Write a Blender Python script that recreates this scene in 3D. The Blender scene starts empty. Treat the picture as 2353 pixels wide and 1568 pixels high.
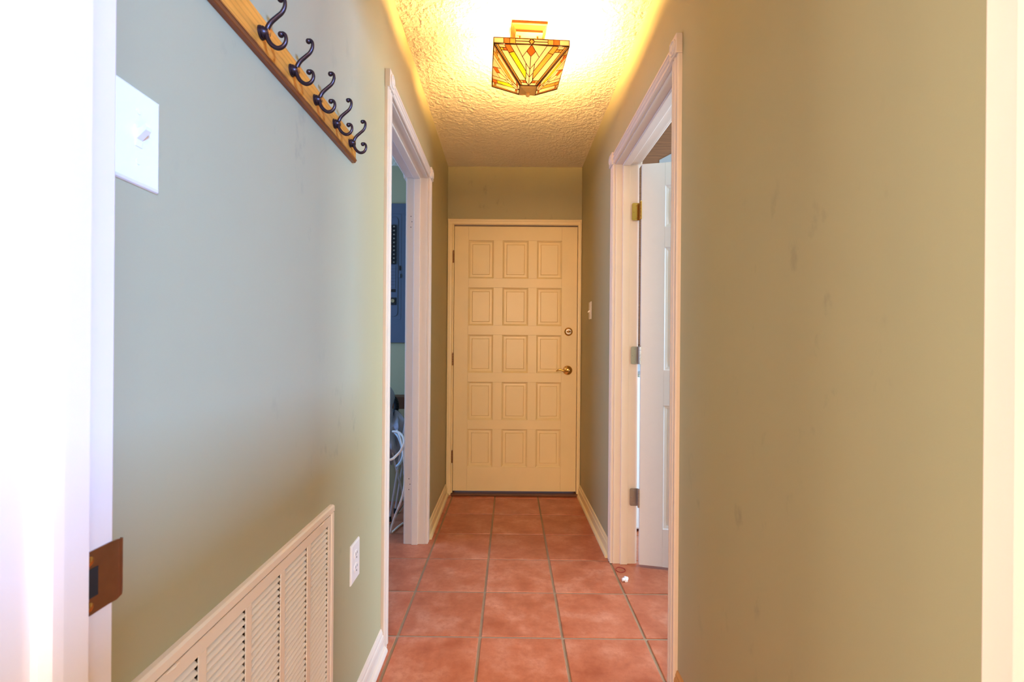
import bpy, bmesh, math, random
from mathutils import Vector, Matrix

random.seed(7)
SC = bpy.context.scene
C = SC.collection

# ------------------------------------------------------------------ camera
F, H0, ROLL = 1046.0, 1.107, 0.0078          # focal length in px of the 2353 px frame, eye height, roll
XV, YV = 1165.0, 797.0                       # vanishing point of the corridor in the photograph
cam_d = bpy.data.cameras.new('camera')
cam = bpy.data.objects.new('camera', cam_d); C.objects.link(cam)
cam.location = (0, 0, H0)
cam.rotation_euler = (math.pi / 2, -ROLL, 0)
cam_d.sensor_fit = 'HORIZONTAL'; cam_d.sensor_width = 36.0
cam_d.lens = F / 2353 * 36.0
cam_d.shift_x = (1176.5 - XV) / 2353
cam_d.shift_y = (YV - 784.0) / 2353
cam_d.clip_start = 0.01
cam_d.dof.use_dof = True; cam_d.dof.focus_distance = 2.0; cam_d.dof.aperture_fstop = 9.0
SC.camera = cam

# ------------------------------------------------------------------ sky, exposure, window daylight
world = bpy.data.worlds.new('sky'); SC.world = world; world.use_nodes = True
world.node_tree.nodes['Background'].inputs[0].default_value = (0.62, 0.78, 1.0, 1)
world.node_tree.nodes['Background'].inputs[1].default_value = 0.6
SC.view_settings.view_transform = 'Standard'; SC.view_settings.look = 'None'
SC.view_settings.exposure = 0.0; SC.view_settings.gamma = 1.0
SC.view_settings.use_curve_mapping = False
try:
    SC.cycles.use_denoising = True
    SC.cycles.max_bounces = 10; SC.cycles.diffuse_bounces = 6; SC.cycles.transmission_bounces = 8
    SC.cycles.sample_clamp_indirect = 6.0
except Exception:
    pass

def area(name, loc, direction, sx, sy, watts, col):
    l = bpy.data.lights.new(name, 'AREA'); l.shape = 'RECTANGLE'; l.size = sx; l.size_y = sy
    l.energy = watts; l.color = col
    o = bpy.data.objects.new(name, l); C.objects.link(o); o.location = loc
    o.rotation_euler = Vector(direction).to_track_quat('-Z', 'Z').to_euler()
    return o

# daylight entering by the windows of the neighbouring rooms, and an added warm fill
area('daylight_entry_room', (2.56, -2.37, 1.75), (-1, 0, 0), 0.42, 0.6, 650, (0.16, 0.38, 1.0))
area('warm_fill_back', (-0.3, -2.96, 1.85), (0, 1, 0), 1.7, 0.8, 155, (1.0, 0.64, 0.36))  # added warm fill for the corridor, set in an invented back window
area('daylight_entry_left', (-2.16, -0.25, 1.55), (1, 0, 0), 0.6, 1.0, 85, (1.0, 0.90, 0.78))
area('daylight_left_room', (-2.58, 2.15, 1.5), (1, 0, 0), 1.0, 1.2, 55, (0.24, 0.48, 1.0))
area('daylight_right_room', (2.98, 1.95, 1.5), (-1, 0, 0), 1.0, 1.2, 168, (0.50, 0.72, 1.0))

# ------------------------------------------------------------------ helpers
def srgb(r, g, b):
    def f(c):
        c /= 255.0
        return c / 12.92 if c <= 0.04045 else ((c + 0.055) / 1.055) ** 2.4
    return (f(r), f(g), f(b), 1)

def px(x, y, d):                              # photograph pixel + distance -> point
    u = (x - XV) + ROLL * (y - YV); v = (y - YV) - ROLL * (x - XV)
    return Vector((u * d / F, d, H0 - v * d / F))

class NT:
    def __init__(s, name):
        s.m = bpy.data.materials.new(name); s.m.use_nodes = True
        s.t = s.m.node_tree; s.b = s.t.nodes['Principled BSDF']
    def n(s, typ, **kw):
        o = s.t.nodes.new(typ)
        for k, v in kw.items():
            if k.startswith('i_'):
                key = k[2:]
                key = int(key) if key.isdigit() else key.replace('_', ' ')
                o.inputs[key].default_value = v
            else:
                setattr(o, k, v)
        return o
    def l(s, a, b): s.t.links.new(a, b)
    def pos(s): return s.n('ShaderNodeNewGeometry').outputs['Position']
    def mapping(s, vec, scale):
        m = s.n('ShaderNodeMapping'); m.inputs['Scale'].default_value = scale
        s.l(vec, m.inputs['Vector']); return m.outputs[0]
    def noise(s, vec, scale, detail=4, rough=0.55):
        o = s.n('ShaderNodeTexNoise', i_Scale=scale, i_Detail=detail, i_Roughness=rough)
        s.l(vec, o.inputs['Vector']); return o.outputs['Fac']
    def ramp(s, fac, stops):
        r = s.n('ShaderNodeValToRGB'); e = r.color_ramp.elements
        while len(e) < len(stops): e.new(0.5)
        for k, (p, c) in enumerate(stops): e[k].position = p; e[k].color = c
        s.l(fac, r.inputs[0]); return r.outputs[0]
    def mix(s, fac, a, b, mode='MIX'):
        m = s.n('ShaderNodeMix', data_type='RGBA', blend_type=mode)
        for sock, v in ((m.inputs[0], fac), (m.inputs[6], a), (m.inputs[7], b)):
            if hasattr(v, 'links'): s.l(v, sock)
            else: sock.default_value = v
        return m.outputs[2]
    def bump(s, h, strength, dist):
        b = s.n('ShaderNodeBump', i_Strength=strength, i_Distance=dist)
        s.l(h, b.inputs['Height']); s.l(b.outputs[0], s.b.inputs['Normal'])
    def base(s, v, rough=0.5, metal=0.0, spec=None):
        if hasattr(v, 'links'): s.l(v, s.b.inputs['Base Color'])
        else: s.b.inputs['Base Color'].default_value = v
        s.b.inputs['Roughness'].default_value = rough; s.b.inputs['Metallic'].default_value = metal
        if spec is not None: s.b.inputs['Specular IOR Level'].default_value = spec
        return s.m

def mat_simple(name, col, rough=0.5, metal=0.0, var=0.06, scale=14, bump=0.0):
    t = NT(name); p = t.pos()
    f = t.noise(p, scale)
    dark = tuple(c * (1 - var) for c in col[:3]) + (1,)
    lite = tuple(min(1, c * (1 + var)) for c in col[:3]) + (1,)
    if bump: t.bump(t.noise(p, 240, 3), bump, 0.0008)
    return t.base(t.mix(f, dark, lite), rough, metal)

def mat_wall(name='sage_wall_paint', col=srgb(174, 166, 130), marks=True):
    t = NT(name); p = t.pos()
    c = t.mix(t.noise(p, 2.2, 3), tuple(x * 0.96 for x in col[:3]) + (1,), tuple(min(1, x * 1.04) for x in col[:3]) + (1,))
    if marks:                                 # faint scuffs and finger marks rubbed into the paint
        sm = t.ramp(t.noise(t.mapping(p, (9, 9, 5)), 1.6, 6, 0.62), [(0.61, (0, 0, 0, 1)), (0.76, (1, 1, 1, 1))])
        md = t.ramp(t.noise(p, 1.3, 2), [(0.50, (0, 0, 0, 1)), (0.62, (1, 1, 1, 1))])
        fac = t.n('ShaderNodeMath', operation='MULTIPLY'); t.l(sm, fac.inputs[0]); t.l(md, fac.inputs[1])
        f2 = t.n('ShaderNodeMath', operation='MULTIPLY', i_1=0.42); t.l(fac.outputs[0], f2.inputs[0])
        c = t.mix(f2.outputs[0], c, srgb(120, 120, 108))
    t.bump(t.noise(p, 320, 4, 0.6), 0.10, 0.0012)
    return t.base(c, 0.62, 0, 0.3)

def mat_ceiling():
    t = NT('stomped_ceiling_plaster'); p = t.pos()
    hs = []
    for sc, off in ((4.2, 0.0), (5.3, 3.7)):
        mp = t.n('ShaderNodeMapping'); mp.inputs['Location'].default_value = (off, off * 1.7, 0); t.l(p, mp.inputs[0])
        v = t.n('ShaderNodeTexVoronoi', voronoi_dimensions='2D', i_Scale=sc); t.l(mp.outputs[0], v.inputs['Vector'])
        d = t.n('ShaderNodeVectorMath', operation='SUBTRACT'); t.l(mp.outputs[0], d.inputs[0]); t.l(v.outputs['Position'], d.inputs[1])
        nm = t.n('ShaderNodeVectorMath', operation='NORMALIZE'); t.l(d.outputs[0], nm.inputs[0])
        k = t.n('ShaderNodeVectorMath', operation='SCALE', i_Scale=8.5); t.l(nm.outputs[0], k.inputs[0])
        s2 = t.n('ShaderNodeVectorMath', operation='SCALE', i_Scale=9.0); t.l(d.outputs[0], s2.inputs[0])
        ad = t.n('ShaderNodeVectorMath', operation='ADD'); t.l(k.outputs[0], ad.inputs[0]); t.l(s2.outputs[0], ad.inputs[1])
        wob = t.n('ShaderNodeVectorMath', operation='ADD'); t.l(ad.outputs[0], wob.inputs[0]); t.l(v.outputs['Color'], wob.inputs[1])
        hs.append(t.noise(wob.outputs[0], 3.3, 2.5, 0.5))
    mx = t.n('ShaderNodeMath', operation='MAXIMUM'); t.l(hs[0], mx.inputs[0]); t.l(hs[1], mx.inputs[1])
    rg = t.ramp(mx.outputs[0], [(0.46, (0, 0, 0, 1)), (0.70, (1, 1, 1, 1))])
    fine = t.noise(p, 95, 3)
    sm = t.n('ShaderNodeMath', operation='MULTIPLY_ADD', i_1=0.22); t.l(fine, sm.inputs[0]); t.l(rg, sm.inputs[2])
    t.bump(sm.outputs[0], 0.55, 0.005)
    return t.base(t.mix(t.noise(p, 3, 2), srgb(238, 226, 202), srgb(246, 236, 214)), 0.75, 0, 0.2)

def mat_tile():
    t = NT('terracotta_tile'); p = t.pos()
    oi = t.n('ShaderNodeObjectInfo')
    off = t.n('ShaderNodeVectorMath', operation='SCALE', i_Scale=7.0)
    cx = t.n('ShaderNodeCombineXYZ'); t.l(oi.outputs['Random'], cx.inputs[0]); t.l(oi.outputs['Random'], cx.inputs[1])
    t.l(cx.outputs[0], off.inputs[0])
    ad = t.n('ShaderNodeVectorMath', operation='ADD'); t.l(p, ad.inputs[0]); t.l(off.outputs[0], ad.inputs[1])
    a = t.noise(ad.outputs[0], 7, 6, 0.6); b = t.noise(ad.outputs[0], 42, 5, 0.65)
    c = t.ramp(a, [(0.30, srgb(166, 86, 56)), (0.5, srgb(188, 110, 78)), (0.70, srgb(206, 138, 108))])
    c = t.mix(t.ramp(b, [(0.45, (0, 0, 0, 1)), (0.75, (0.6, 0.6, 0.6, 1))]), c, srgb(164, 82, 54))
    tint = t.ramp(oi.outputs['Random'], [(0, (0.90, 0.88, 0.86, 1)), (1, (1.0, 1.0, 1.0, 1))])
    c = t.mix(1.0, c, tint, 'MULTIPLY')
    t.bump(b, 0.12, 0.002)
    return t.base(c, 0.36, 0, 0.45)

def mat_wood(name, c1, c2, scale=(2, 2, 22), rough=0.4):
    t = NT(name); p = t.pos()
    q = t.mapping(p, scale)
    f = t.noise(q, 3.2, 6, 0.6)
    w = t.n('ShaderNodeTexWave', wave_type='BANDS', bands_direction='Z', i_Scale=0.9, i_Distortion=11.0, i_Detail=4.0)
    t.l(q, w.inputs['Vector'])
    c = t.mix(f, c1, c2)
    c = t.mix(t.ramp(w.outputs['Fac'], [(0.0, (0.4, 0.4, 0.4, 1)), (0.45, (0, 0, 0, 1))]), c, tuple(x * 0.55 for x in c1[:3]) + (1,))
    return t.base(c, rough)

def mat_glass_pane(name, col, col2=None):
    t = NT(name); p = t.pos()
    f = t.noise(p, 46, 3)
    c = t.mix(f, col, col2 or tuple(min(1, x * 1.1) for x in col[:3]) + (1,))
    tr = t.n('ShaderNodeBsdfTranslucent'); t.l(c, tr.inputs[0])
    gl = t.n('ShaderNodeBsdfGlossy', i_Roughness=0.15)
    tp = t.n('ShaderNodeBsdfDiffuse'); t.l(c, tp.inputs[0])
    m0 = t.n('ShaderNodeMixShader', i_0=0.30); t.l(tr.outputs[0], m0.inputs[1]); t.l(tp.outputs[0], m0.inputs[2])
    m = t.n('ShaderNodeMixShader', i_0=0.05); t.l(m0.outputs[0], m.inputs[1]); t.l(gl.outputs[0], m.inputs[2])
    t.l(m.outputs[0], t.t.nodes['Material Output'].inputs['Surface'])
    return t.m

def mat_emit(name, col, strength):
    t = NT(name)
    t.b.inputs['Base Color'].default_value = (1, 1, 1, 1)
    t.b.inputs['Emission Color'].default_value = col; t.b.inputs['Emission Strength'].default_value = strength
    return t.m

def mat_clear_glass():
    t = NT('window_glass')
    tr = t.n('ShaderNodeBsdfTransparent'); gl = t.n('ShaderNodeBsdfGlossy', i_Roughness=0.02)
    m = t.n('ShaderNodeMixShader', i_0=0.06); t.l(tr.outputs[0], m.inputs[1]); t.l(gl.outputs[0], m.inputs[2])
    t.l(m.outputs[0], t.t.nodes['Material Output'].inputs['Surface'])
    return t.m

M = dict(
    wall=mat_wall(), ceil=mat_ceiling(), tile=mat_tile(),
    grout=mat_simple('grey_brown_grout', srgb(150, 124, 96), 0.9, 0, 0.15, 30, 0.3),
    trim=mat_simple('white_trim_paint', srgb(226, 209, 194), 0.35, 0, 0.03, 9),
    door=mat_simple('cream_door_paint', srgb(238, 216, 164), 0.38, 0, 0.04, 8),
    door2=mat_simple('white_moulded_door_paint', srgb(222, 216, 216), 0.4, 0, 0.02, 30, 0.25),
    plate=mat_simple('white_switch_plastic', srgb(243, 238, 234), 0.3, 0, 0.01),
    almond=mat_simple('almond_grille_enamel', srgb(246, 229, 204), 0.38, 0, 0.02),
    dark=mat_simple('dark_void', srgb(28, 22, 18), 0.8),
    board=mat_wood('honey_pine', srgb(196, 120, 40), srgb(222, 152, 66), (14, 3, 30), 0.28),
    boarddark=mat_wood('stained_pine_edge', srgb(120, 62, 26), srgb(150, 84, 40), (14, 3, 30), 0.3),
    bronze=mat_simple('oil_rubbed_bronze', srgb(62, 48, 52), 0.32, 0.75, 0.15),
    brass=mat_simple('polished_brass', srgb(206, 160, 84), 0.2, 1.0, 0.08),
    oldbrass=mat_simple('aged_brass', srgb(150, 104, 70), 0.34, 0.9, 0.2, 60),
    nickel=mat_simple('satin_nickel', srgb(176, 166, 156), 0.32, 0.9, 0.1),
    fixture=mat_simple('antique_gold_metal', srgb(188, 118, 56), 0.42, 0.25, 0.08),
    goldcap=mat_simple('brightened_gold_metal', srgb(244, 178, 80), 0.45, 0.1, 0.06),  # brighter copy of the fixture gold; missing light is put into its colour
    came=mat_simple('dark_lead_came', srgb(88, 56, 20), 0.5, 0.5, 0.1),
    panel=mat_simple('grey_panel_enamel', srgb(88, 96, 112), 0.45, 0.1, 0.04),
    black=mat_simple('black_plastic', srgb(24, 24, 26), 0.45),
    greycloth=mat_simple('grey_canvas', srgb(158, 158, 170), 0.9, 0, 0.2, 25, 0.4),
    steel=mat_simple('dull_steel_tube', srgb(190, 180, 180), 0.4, 0.5, 0.1),
    hose=mat_simple('off_white_hose', srgb(222, 208, 196), 0.5),
    bluehose=mat_simple('pale_grey_hose', srgb(190, 204, 214), 0.5),
    beige=mat_simple('beige_cardboard', srgb(170, 150, 110), 0.8),
    oak=mat_wood('oak_veneer', srgb(104, 62, 36), srgb(138, 88, 54), (3, 3, 26), 0.5),
    rawwood=mat_wood('bare_pine', srgb(196, 134, 66), srgb(214, 158, 92), (18, 3, 24), 0.6),
    thresh=mat_wood('dark_threshold_wood', srgb(84, 46, 20), srgb(116, 68, 32), (3, 20, 3), 0.5),
    white=mat_simple('white_enamel', srgb(240, 240, 240), 0.3, 0, 0.01),
    paper=mat_simple('white_paper', srgb(244, 242, 244), 0.85, 0, 0.03, 60),
    greycard=mat_simple('pale_grey_card', srgb(150, 150, 154), 0.85, 0, 0.03),
    red=mat_simple('red_rubber', srgb(150, 34, 30), 0.5),
    glass=mat_clear_glass(),
)

def new(name, bm, m, parent=None, smooth=False, loc=None):
    me = bpy.data.meshes.new(name)
    bmesh.ops.recalc_face_normals(bm, faces=bm.faces)
    bm.to_mesh(me); bm.free()
    me.materials.append(M[m] if isinstance(m, str) else m)
    if smooth:
        for f in me.polygons: f.use_smooth = True
        me.set_sharp_from_angle(angle=math.radians(40))
    o = bpy.data.objects.new(name, me); C.objects.link(o)
    if loc is not None: o.location = loc
    if parent is not None: o.parent = parent
    return o

def tag(o, label=None, cat=None, group=None, kind=None):
    if label: o['label'] = label
    if cat: o['category'] = cat
    if group: o['group'] = group
    if kind: o['kind'] = kind
    return o

def empty(name, loc=(0, 0, 0), rz=0.0):
    o = bpy.data.objects.new(name, None); C.objects.link(o); o.location = loc; o.rotation_euler = (0, 0, rz)
    o.empty_display_size = 0.05
    return o

def link_mesh(name, me, parent=None, loc=(0, 0, 0)):
    o = bpy.data.objects.new(name, me); C.objects.link(o); o.location = loc
    if parent is not None: o.parent = parent
    return o

def box(bm, x0, x1, y0, y1, z0, z1, bevel=0.0):
    vs = [bm.verts.new((x, y, z)) for x in (x0, x1) for y in (y0, y1) for z in (z0, z1)]
    fs = [(0, 1, 3, 2), (4, 6, 7, 5), (0, 4, 5, 1), (2, 3, 7, 6), (0, 2, 6, 4), (1, 5, 7, 3)]
    faces = [bm.faces.new([vs[i] for i in f]) for f in fs]
    if bevel:
        es = list({e for f in faces for e in f.edges})
        bmesh.ops.bevel(bm, geom=es, offset=bevel, segments=2, affect='EDGES', profile=0.5)

def B(*boxes, bevel=0.0):
    bm = bmesh.new()
    for b in boxes: box(bm, *b, bevel=bevel)
    return bm

def prism(bm, poly, a, b, axis, order):
    """extrude the 2D poly along axis from a to b; order gives the two axes of the poly"""
    def P(p, t):
        c = [0, 0, 0]; c[axis] = t; c[order[0]] = p[0]; c[order[1]] = p[1]; return c
    v0 = [bm.verts.new(P(p, a)) for p in poly]; v1 = [bm.verts.new(P(p, b)) for p in poly]
    n = len(poly)
    bm.faces.new(v0); bm.faces.new(list(reversed(v1)))
    for i in range(n):
        bm.faces.new((v0[i], v0[(i + 1) % n], v1[(i + 1) % n], v1[i]))

def tube(bm, pts, radii, seg=10, cap=True):
    pts = [Vector(p) for p in pts]
    if not hasattr(radii, '__len__'): radii = [radii] * len(pts)
    rings = []; up = None
    for i, p in enumerate(pts):
        t = (pts[min(i + 1, len(pts) - 1)] - pts[max(i - 1, 0)]).normalized()
        if up is None:
            up = Vector((0, 0, 1)) if abs(t.z) < 0.9 else Vector((1, 0, 0))
        n = (up - t * up.dot(t)).normalized(); up = n
        b = t.cross(n)
        rings.append([bm.verts.new(p + (n * math.cos(2 * math.pi * k / seg) + b * math.sin(2 * math.pi * k / seg)) * radii[i]) for k in range(seg)])
    for a, b in zip(rings, rings[1:]):
        for k in range(seg):
            bm.faces.new((a[k], a[(k + 1) % seg], b[(k + 1) % seg], b[k]))
    if cap:
        bm.faces.new(rings[0]); bm.faces.new(list(reversed(rings[-1])))

def spline(pts, n=8):
    pts = [Vector(p) for p in pts]; out = []
    for i in range(len(pts) - 1):
        p0, p1, p2, p3 = pts[max(i - 1, 0)], pts[i], pts[i + 1], pts[min(i + 2, len(pts) - 1)]
        for k in range(n):
            t = k / n
            out.append(0.5 * ((2 * p1) + (p2 - p0) * t + (2 * p0 - 5 * p1 + 4 * p2 - p3) * t * t + (3 * p1 - p0 - 3 * p2 + p3) * t ** 3))
    out.append(pts[-1]); return out

def lathe(bm, prof, origin, axis, seg=24):
    """prof: (radius, distance along axis)"""
    ax = Vector(axis).normalized(); o = Vector(origin)
    n = ax.orthogonal().normalized(); b = ax.cross(n)
    rings = []
    for r, h in prof:
        if r < 1e-6: rings.append([bm.verts.new(o + ax * h)])
        else: rings.append([bm.verts.new(o + ax * h + (n * math.cos(2 * math.pi * k / seg) + b * math.sin(2 * math.pi * k / seg)) * r) for k in range(seg)])
    for a, c in zip(rings, rings[1:]):
        for k in range(seg):
            k2 = (k + 1) % seg
            if len(a) == 1 and len(c) > 1: bm.faces.new((a[0], c[k], c[k2]))
            elif len(c) == 1 and len(a) > 1: bm.faces.new((a[k], c[0], a[k2]))
            elif len(a) > 1: bm.faces.new((a[k], a[k2], c[k2], c[k]))
    if len(rings[0]) > 1: bm.faces.new(rings[0])
    if len(rings[-1]) > 1: bm.faces.new(list(reversed(rings[-1])))

def struct(o, label, cat): return tag(o, label, cat, kind='structure')

# ------------------------------------------------------------------ the shell
XL, XR, DF, ZC = -0.4486, 0.550, 3.390, 2.447      # corridor: left wall, right wall, end wall, ceiling
TW = 0.115                                          # wall thickness
DN0, DN1 = 0.315, 0.430                             # near wall with the doorway the camera looks through
LX0, RX1 = -2.60, 3.00                              # far sides of the rooms left and right
BD = -3.0; CX0, CX1 = -2.2, 2.6                     # the room behind the camera
LO0, LO1, RO0, RO1, OZ = 1.705, 2.540, 1.507, 2.330, 2.045   # doorway openings (clear)
NX0, NX1, NZ = -0.370, 0.449, 2.045                 # doorway of the camera
JT = 0.019                                          # jamb board thickness

floor = new('floor', B((LX0 - .2, RX1 + .2, BD - .2, DF + .3, -0.06, -0.004)), 'grout')
struct(floor, 'terracotta tiled corridor floor with grey-brown grout lines', 'floor')
ceil_o = new('ceiling', B((LX0 - .2, RX1 + .2, BD - .2, DF + .3, ZC, ZC + 0.06)), 'ceil')
struct(ceil_o, 'cream stomped-texture plaster ceiling around the stained glass lamp', 'ceiling')

def wall_x(x0, x1, y0, y1, o0, o1, oz):
    return B((x0, x1, y0, o0, 0, ZC), (x0, x1, o1, y1, 0, ZC), (x0, x1, o0, o1, oz, ZC))
struct(new('wall_left', B((XL - TW, XL, DN1, .545, 0, ZC), (XL - TW, XL, .545, 1.132, 0, .132), (XL - TW, XL, .545, 1.132, .668, ZC),
                          (XL - TW, XL, 1.132, LO0 - JT, 0, ZC), (XL - TW, XL, LO1 + JT, DF, 0, ZC), (XL - TW, XL, LO0 - JT, LO1 + JT, OZ + JT, ZC)), 'wall'),
       'sage painted left corridor wall with coat rack and air grille', 'wall')
struct(new('wall_right', wall_x(XR, XR + TW, DN1, DF, RO0 - JT, RO1 + JT, OZ + JT), 'wall'),
       'sage painted right corridor wall, scuffed and bare beside the camera', 'wall')
DX0, DX1, DZ1 = -0.410, 0.533, 2.022                # opening of the end wall
struct(new('wall_far', B((LX0, DX0, DF, DF + TW, 0, ZC), (DX1, RX1, DF, DF + TW, 0, ZC), (DX0, DX1, DF, DF + TW, DZ1, ZC)), 'wall'),
       'sage end wall of the corridor above and around the cream panelled door', 'wall')
struct(new('wall_near', B((LX0, NX0 - JT, DN0, DN1, 0, ZC), (NX1 + JT, RX1, DN0, DN1, 0, ZC), (NX0 - JT, NX1 + JT, DN0, DN1, NZ + JT, ZC)), 'wall'),
       'wall holding the doorway that the camera looks through', 'wall')
def window_wall(name, x0, x1, y0, y1, wy0, wy1, wz0, wz1, label):
    struct(new(name, B((x0, x1, y0, wy0, 0, ZC), (x0, x1, wy1, y1, 0, ZC), (x0, x1, wy0, wy1, 0, wz0), (x0, x1, wy0, wy1, wz1, ZC)), 'wall'), label, 'wall')
window_wall('wall_left_room', LX0 - .1, LX0, DN0, DF + TW, 1.6, 2.7, 0.85, 2.15, 'outer wall of the dim room behind the left doorway')
window_wall('wall_right_room', RX1, RX1 + .1, DN0, DF + TW, 1.4, 2.5, 0.85, 2.15, 'outer wall of the room behind the open white door')
window_wall('wall_entry_room_side', CX1, CX1 + .1, BD, DN0, -2.66, -2.08, 1.42, 2.08, 'side wall with a narrow window in the room behind the camera')
window_wall('wall_entry_room_left', CX0 - .1, CX0, BD, DN0, -0.62, 0.12, 1.0, 2.1, 'left wall with a window in the room behind the camera')
struct(new('wall_entry_room_back', B((CX0, -1.2, BD - .1, BD, 0, ZC), (0.6, CX1, BD - .1, BD, 0, ZC), (-1.2, 0.6, BD - .1, BD, 0, 1.4), (-1.2, 0.6, BD - .1, BD, 2.3, ZC)), 'wall'),
       'back wall with an added wide window in the room behind the camera', 'wall')

struct(new('shadow_blocker', B((.64, .74, -1.0, DN0 - .001, 0, 1.205)), 'wall'), 'added unseen half-height block shading the lower left wall', 'wall')  # unseen block added to cut the window beam low on the left wall

def window(name, a0, a1, z0, z1, at, axis, label):
    """frame, centre bar and two panes; axis 0: the wall faces along x"""
    w = empty(name, (0, 0, 0)); struct(w, label, 'window')
    f = 0.045
    def bb(p0, p1, q0, q1, t0, t1):
        return (t0, t1, p0, p1, q0, q1) if axis == 0 else (p0, p1, t0, t1, q0, q1)
    mid = (a0 + a1) / 2
    new('window_frame', B(bb(a0, a0 + f, z0, z1, at - .02, at + .02), bb(a1 - f, a1, z0, z1, at - .02, at + .02),
                          bb(a0 + f, a1 - f, z0, z0 + f, at - .02, at + .02), bb(a0 + f, a1 - f, z1 - f, z1, at - .02, at + .02),
                          bb(mid - .012, mid + .012, z0 + f, z1 - f, at - .015, at + .015)), 'trim', w)
    for p0, p1 in ((a0 + f, mid - .012), (mid + .012, a1 - f)):
        new('pane', B(bb(p0, p1, z0 + f, z1 - f, at - .003, at + .003)), 'glass', w)
window('window_1', 1.6, 2.7, 0.85, 2.15, LX0 - .06, 0, 'window of the dim room behind the left doorway')
window('window_2', 1.4, 2.5, 0.85, 2.15, RX1 + .06, 0, 'window of the room behind the open white door')
window('window_3', -2.66, -2.08, 1.42, 2.08, CX1 + .06, 0, 'narrow window in the room behind the camera')
window('window_5', -0.62, 0.12, 1.0, 2.1, CX0 - .06, 0, 'window left of the doorway in the room behind the camera')
window('fill_window', -1.2, 0.6, 1.4, 2.3, BD - .06, 1, 'added wide window behind the camera for the warm fill')  # invented window, added to go with the warm fill

# ------------------------------------------------------------------ floor tiles
PX, PY, AN = 0.3145, 0.3175, -0.009
O = Vector((-0.0885, 2.371)); ex = Vector((math.cos(AN), math.sin(AN))); ey = Vector((-math.sin(AN), math.cos(AN)))
tile_me = None
for i in range(-5, 7):
    for j in range(-7, 4):
        c = O + ex * PX * (i + .5) + ey * PY * (j + .5)
        if c.y < DN1 - .1 or c.y > DF + .12 or c.x < -1.62 or c.x > 1.85: continue
        if tile_me is None:
            t = new('tile', B((-PX / 2 + .0052, PX / 2 - .0052, -PY / 2 + .0052, PY / 2 - .0052, -0.012, 0), bevel=0.0022), 'tile', floor)
            tile_me = t.data
        else:
            t = link_mesh('tile', tile_me, floor)
        t.location = (c.x, c.y, random.uniform(-0.0006, 0)); t.rotation_euler = (0, 0, AN + random.uniform(-.002, .002))

# ------------------------------------------------------------------ door frames
CW, CT, RB = 0.057, 0.016, 0.0635
CPROF = [(0, 0), (0, .010), (.003, .0145), (.010, .0145), (.013, .011), (.020, .011), (.022, .0145), (.027, .016), (.032, .0145),
         (.034, .011), (.041, .011), (.044, .0145), (.051, .0145), (.055, .012), (.057, .009), (.057, 0)]
def casing_v(parent, xw, side, d0, z1, k=1.0):           # vertical casing on a side wall, from d0 in +y; side: outward direction in x
    bm = bmesh.new(); prism(bm, [(xw + side * t * k, d0 + w) for w, t in CPROF], 0, z1, 2, (0, 1)); return new('casing', bm, 'trim', parent)
def casing_h(parent, xw, side, d0, d1, z0):
    bm = bmesh.new(); prism(bm, [(xw + side * t, z0 + w) for w, t in CPROF], d0, d1, 1, (0, 2)); return new('casing', bm, 'trim', parent)
def rosette(parent, xw, side, dc, zc):
    bm = B((min(xw, xw + side * .021), max(xw, xw + side * .021), dc - RB / 2, dc + RB / 2, zc - RB / 2, zc + RB / 2), bevel=0.0025)
    r = new('corner_block', bm, 'trim', parent)
    bm = bmesh.new()
    lathe(bm, [(.025, .0), (.025, .0035), (.021, .005), (.018, .0018), (.0135, .0018), (.010, .0055), (.0, .0065)], (xw + side * .0205, dc, zc), (side, 0, 0), 28)
    new('bullseye', bm, 'trim', r, True)
    return r

def side_doorway(name, label, xh, side, d0, d1):
    """xh: corridor face of the wall; side: direction into the corridor"""
    t = empty(name, (0, 0, 0)); struct(t, label, 'door frame')
    xr = xh - side * TW
    lo, hi = min(xh, xr), max(xh, xr)
    for xf, sd in ((xh, side), (xr, -side)):
        k_ = 1.0 if sd == side else .5
        casing_v(t, xf, sd, d0 - CW - .004, OZ + .003, k_); casing_v(t, xf, sd, d1 + .004, OZ + .003, k_)
        casing_h(t, xf, sd, d0, d1, OZ + .004)
        rosette(t, xf, sd, d0 - CW / 2 - .004, OZ + RB / 2); rosette(t, xf, sd, d1 + CW / 2 + .004, OZ + RB / 2)
    e = .0006
    new('jamb', B((lo + e, hi - e, d0 - JT, d0, 0, OZ), bevel=.001), 'trim', t)
    new('jamb', B((lo + e, hi - e, d1, d1 + JT, 0, OZ), bevel=.001), 'trim', t)
    new('head_jamb', B((lo + e, hi - e, d0 - JT, d1 + JT, OZ, OZ + JT), bevel=.001), 'trim', t)
    return t
def stops(t, xa, xb, d0, d1):
    new('door_stop', B((xa, xb, d0, d0 + .011, 0, OZ), bevel=.0025), 'trim', t)
    new('door_stop', B((xa, xb, d1 - .011, d1, 0, OZ), bevel=.0025), 'trim', t)
    new('door_stop', B((xa, xb, d0 + .011, d1 - .011, OZ - .011, OZ), bevel=.0025), 'trim', t)
tl = side_doorway('trim_1', 'white door frame with bullseye corner blocks around the dim left room', XL, 1, LO0, LO1)
stops(tl, XL - .075, XL - .040, LO0, LO1)
for zc in (1.80, 0.335):                                           # bare screw holes where hinges once sat
    for dz, dx in ((.03, 0), (0, -.006), (-.03, 0)):
        bm = bmesh.new(); lathe(bm, [(.0026, 0), (.0026, .0006)], (XL - .093 - dx, LO1 - .0006 + .0008, zc + dz), (0, -1, 0), 10); new('screw_hole', bm, 'dark', tl)
tr = side_doorway('trim_2', 'white door frame with bullseye corner blocks holding the open white door', XR, -1, RO0, RO1)
stops(tr, XR + .035, XR + .072, RO0, RO1)

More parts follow.
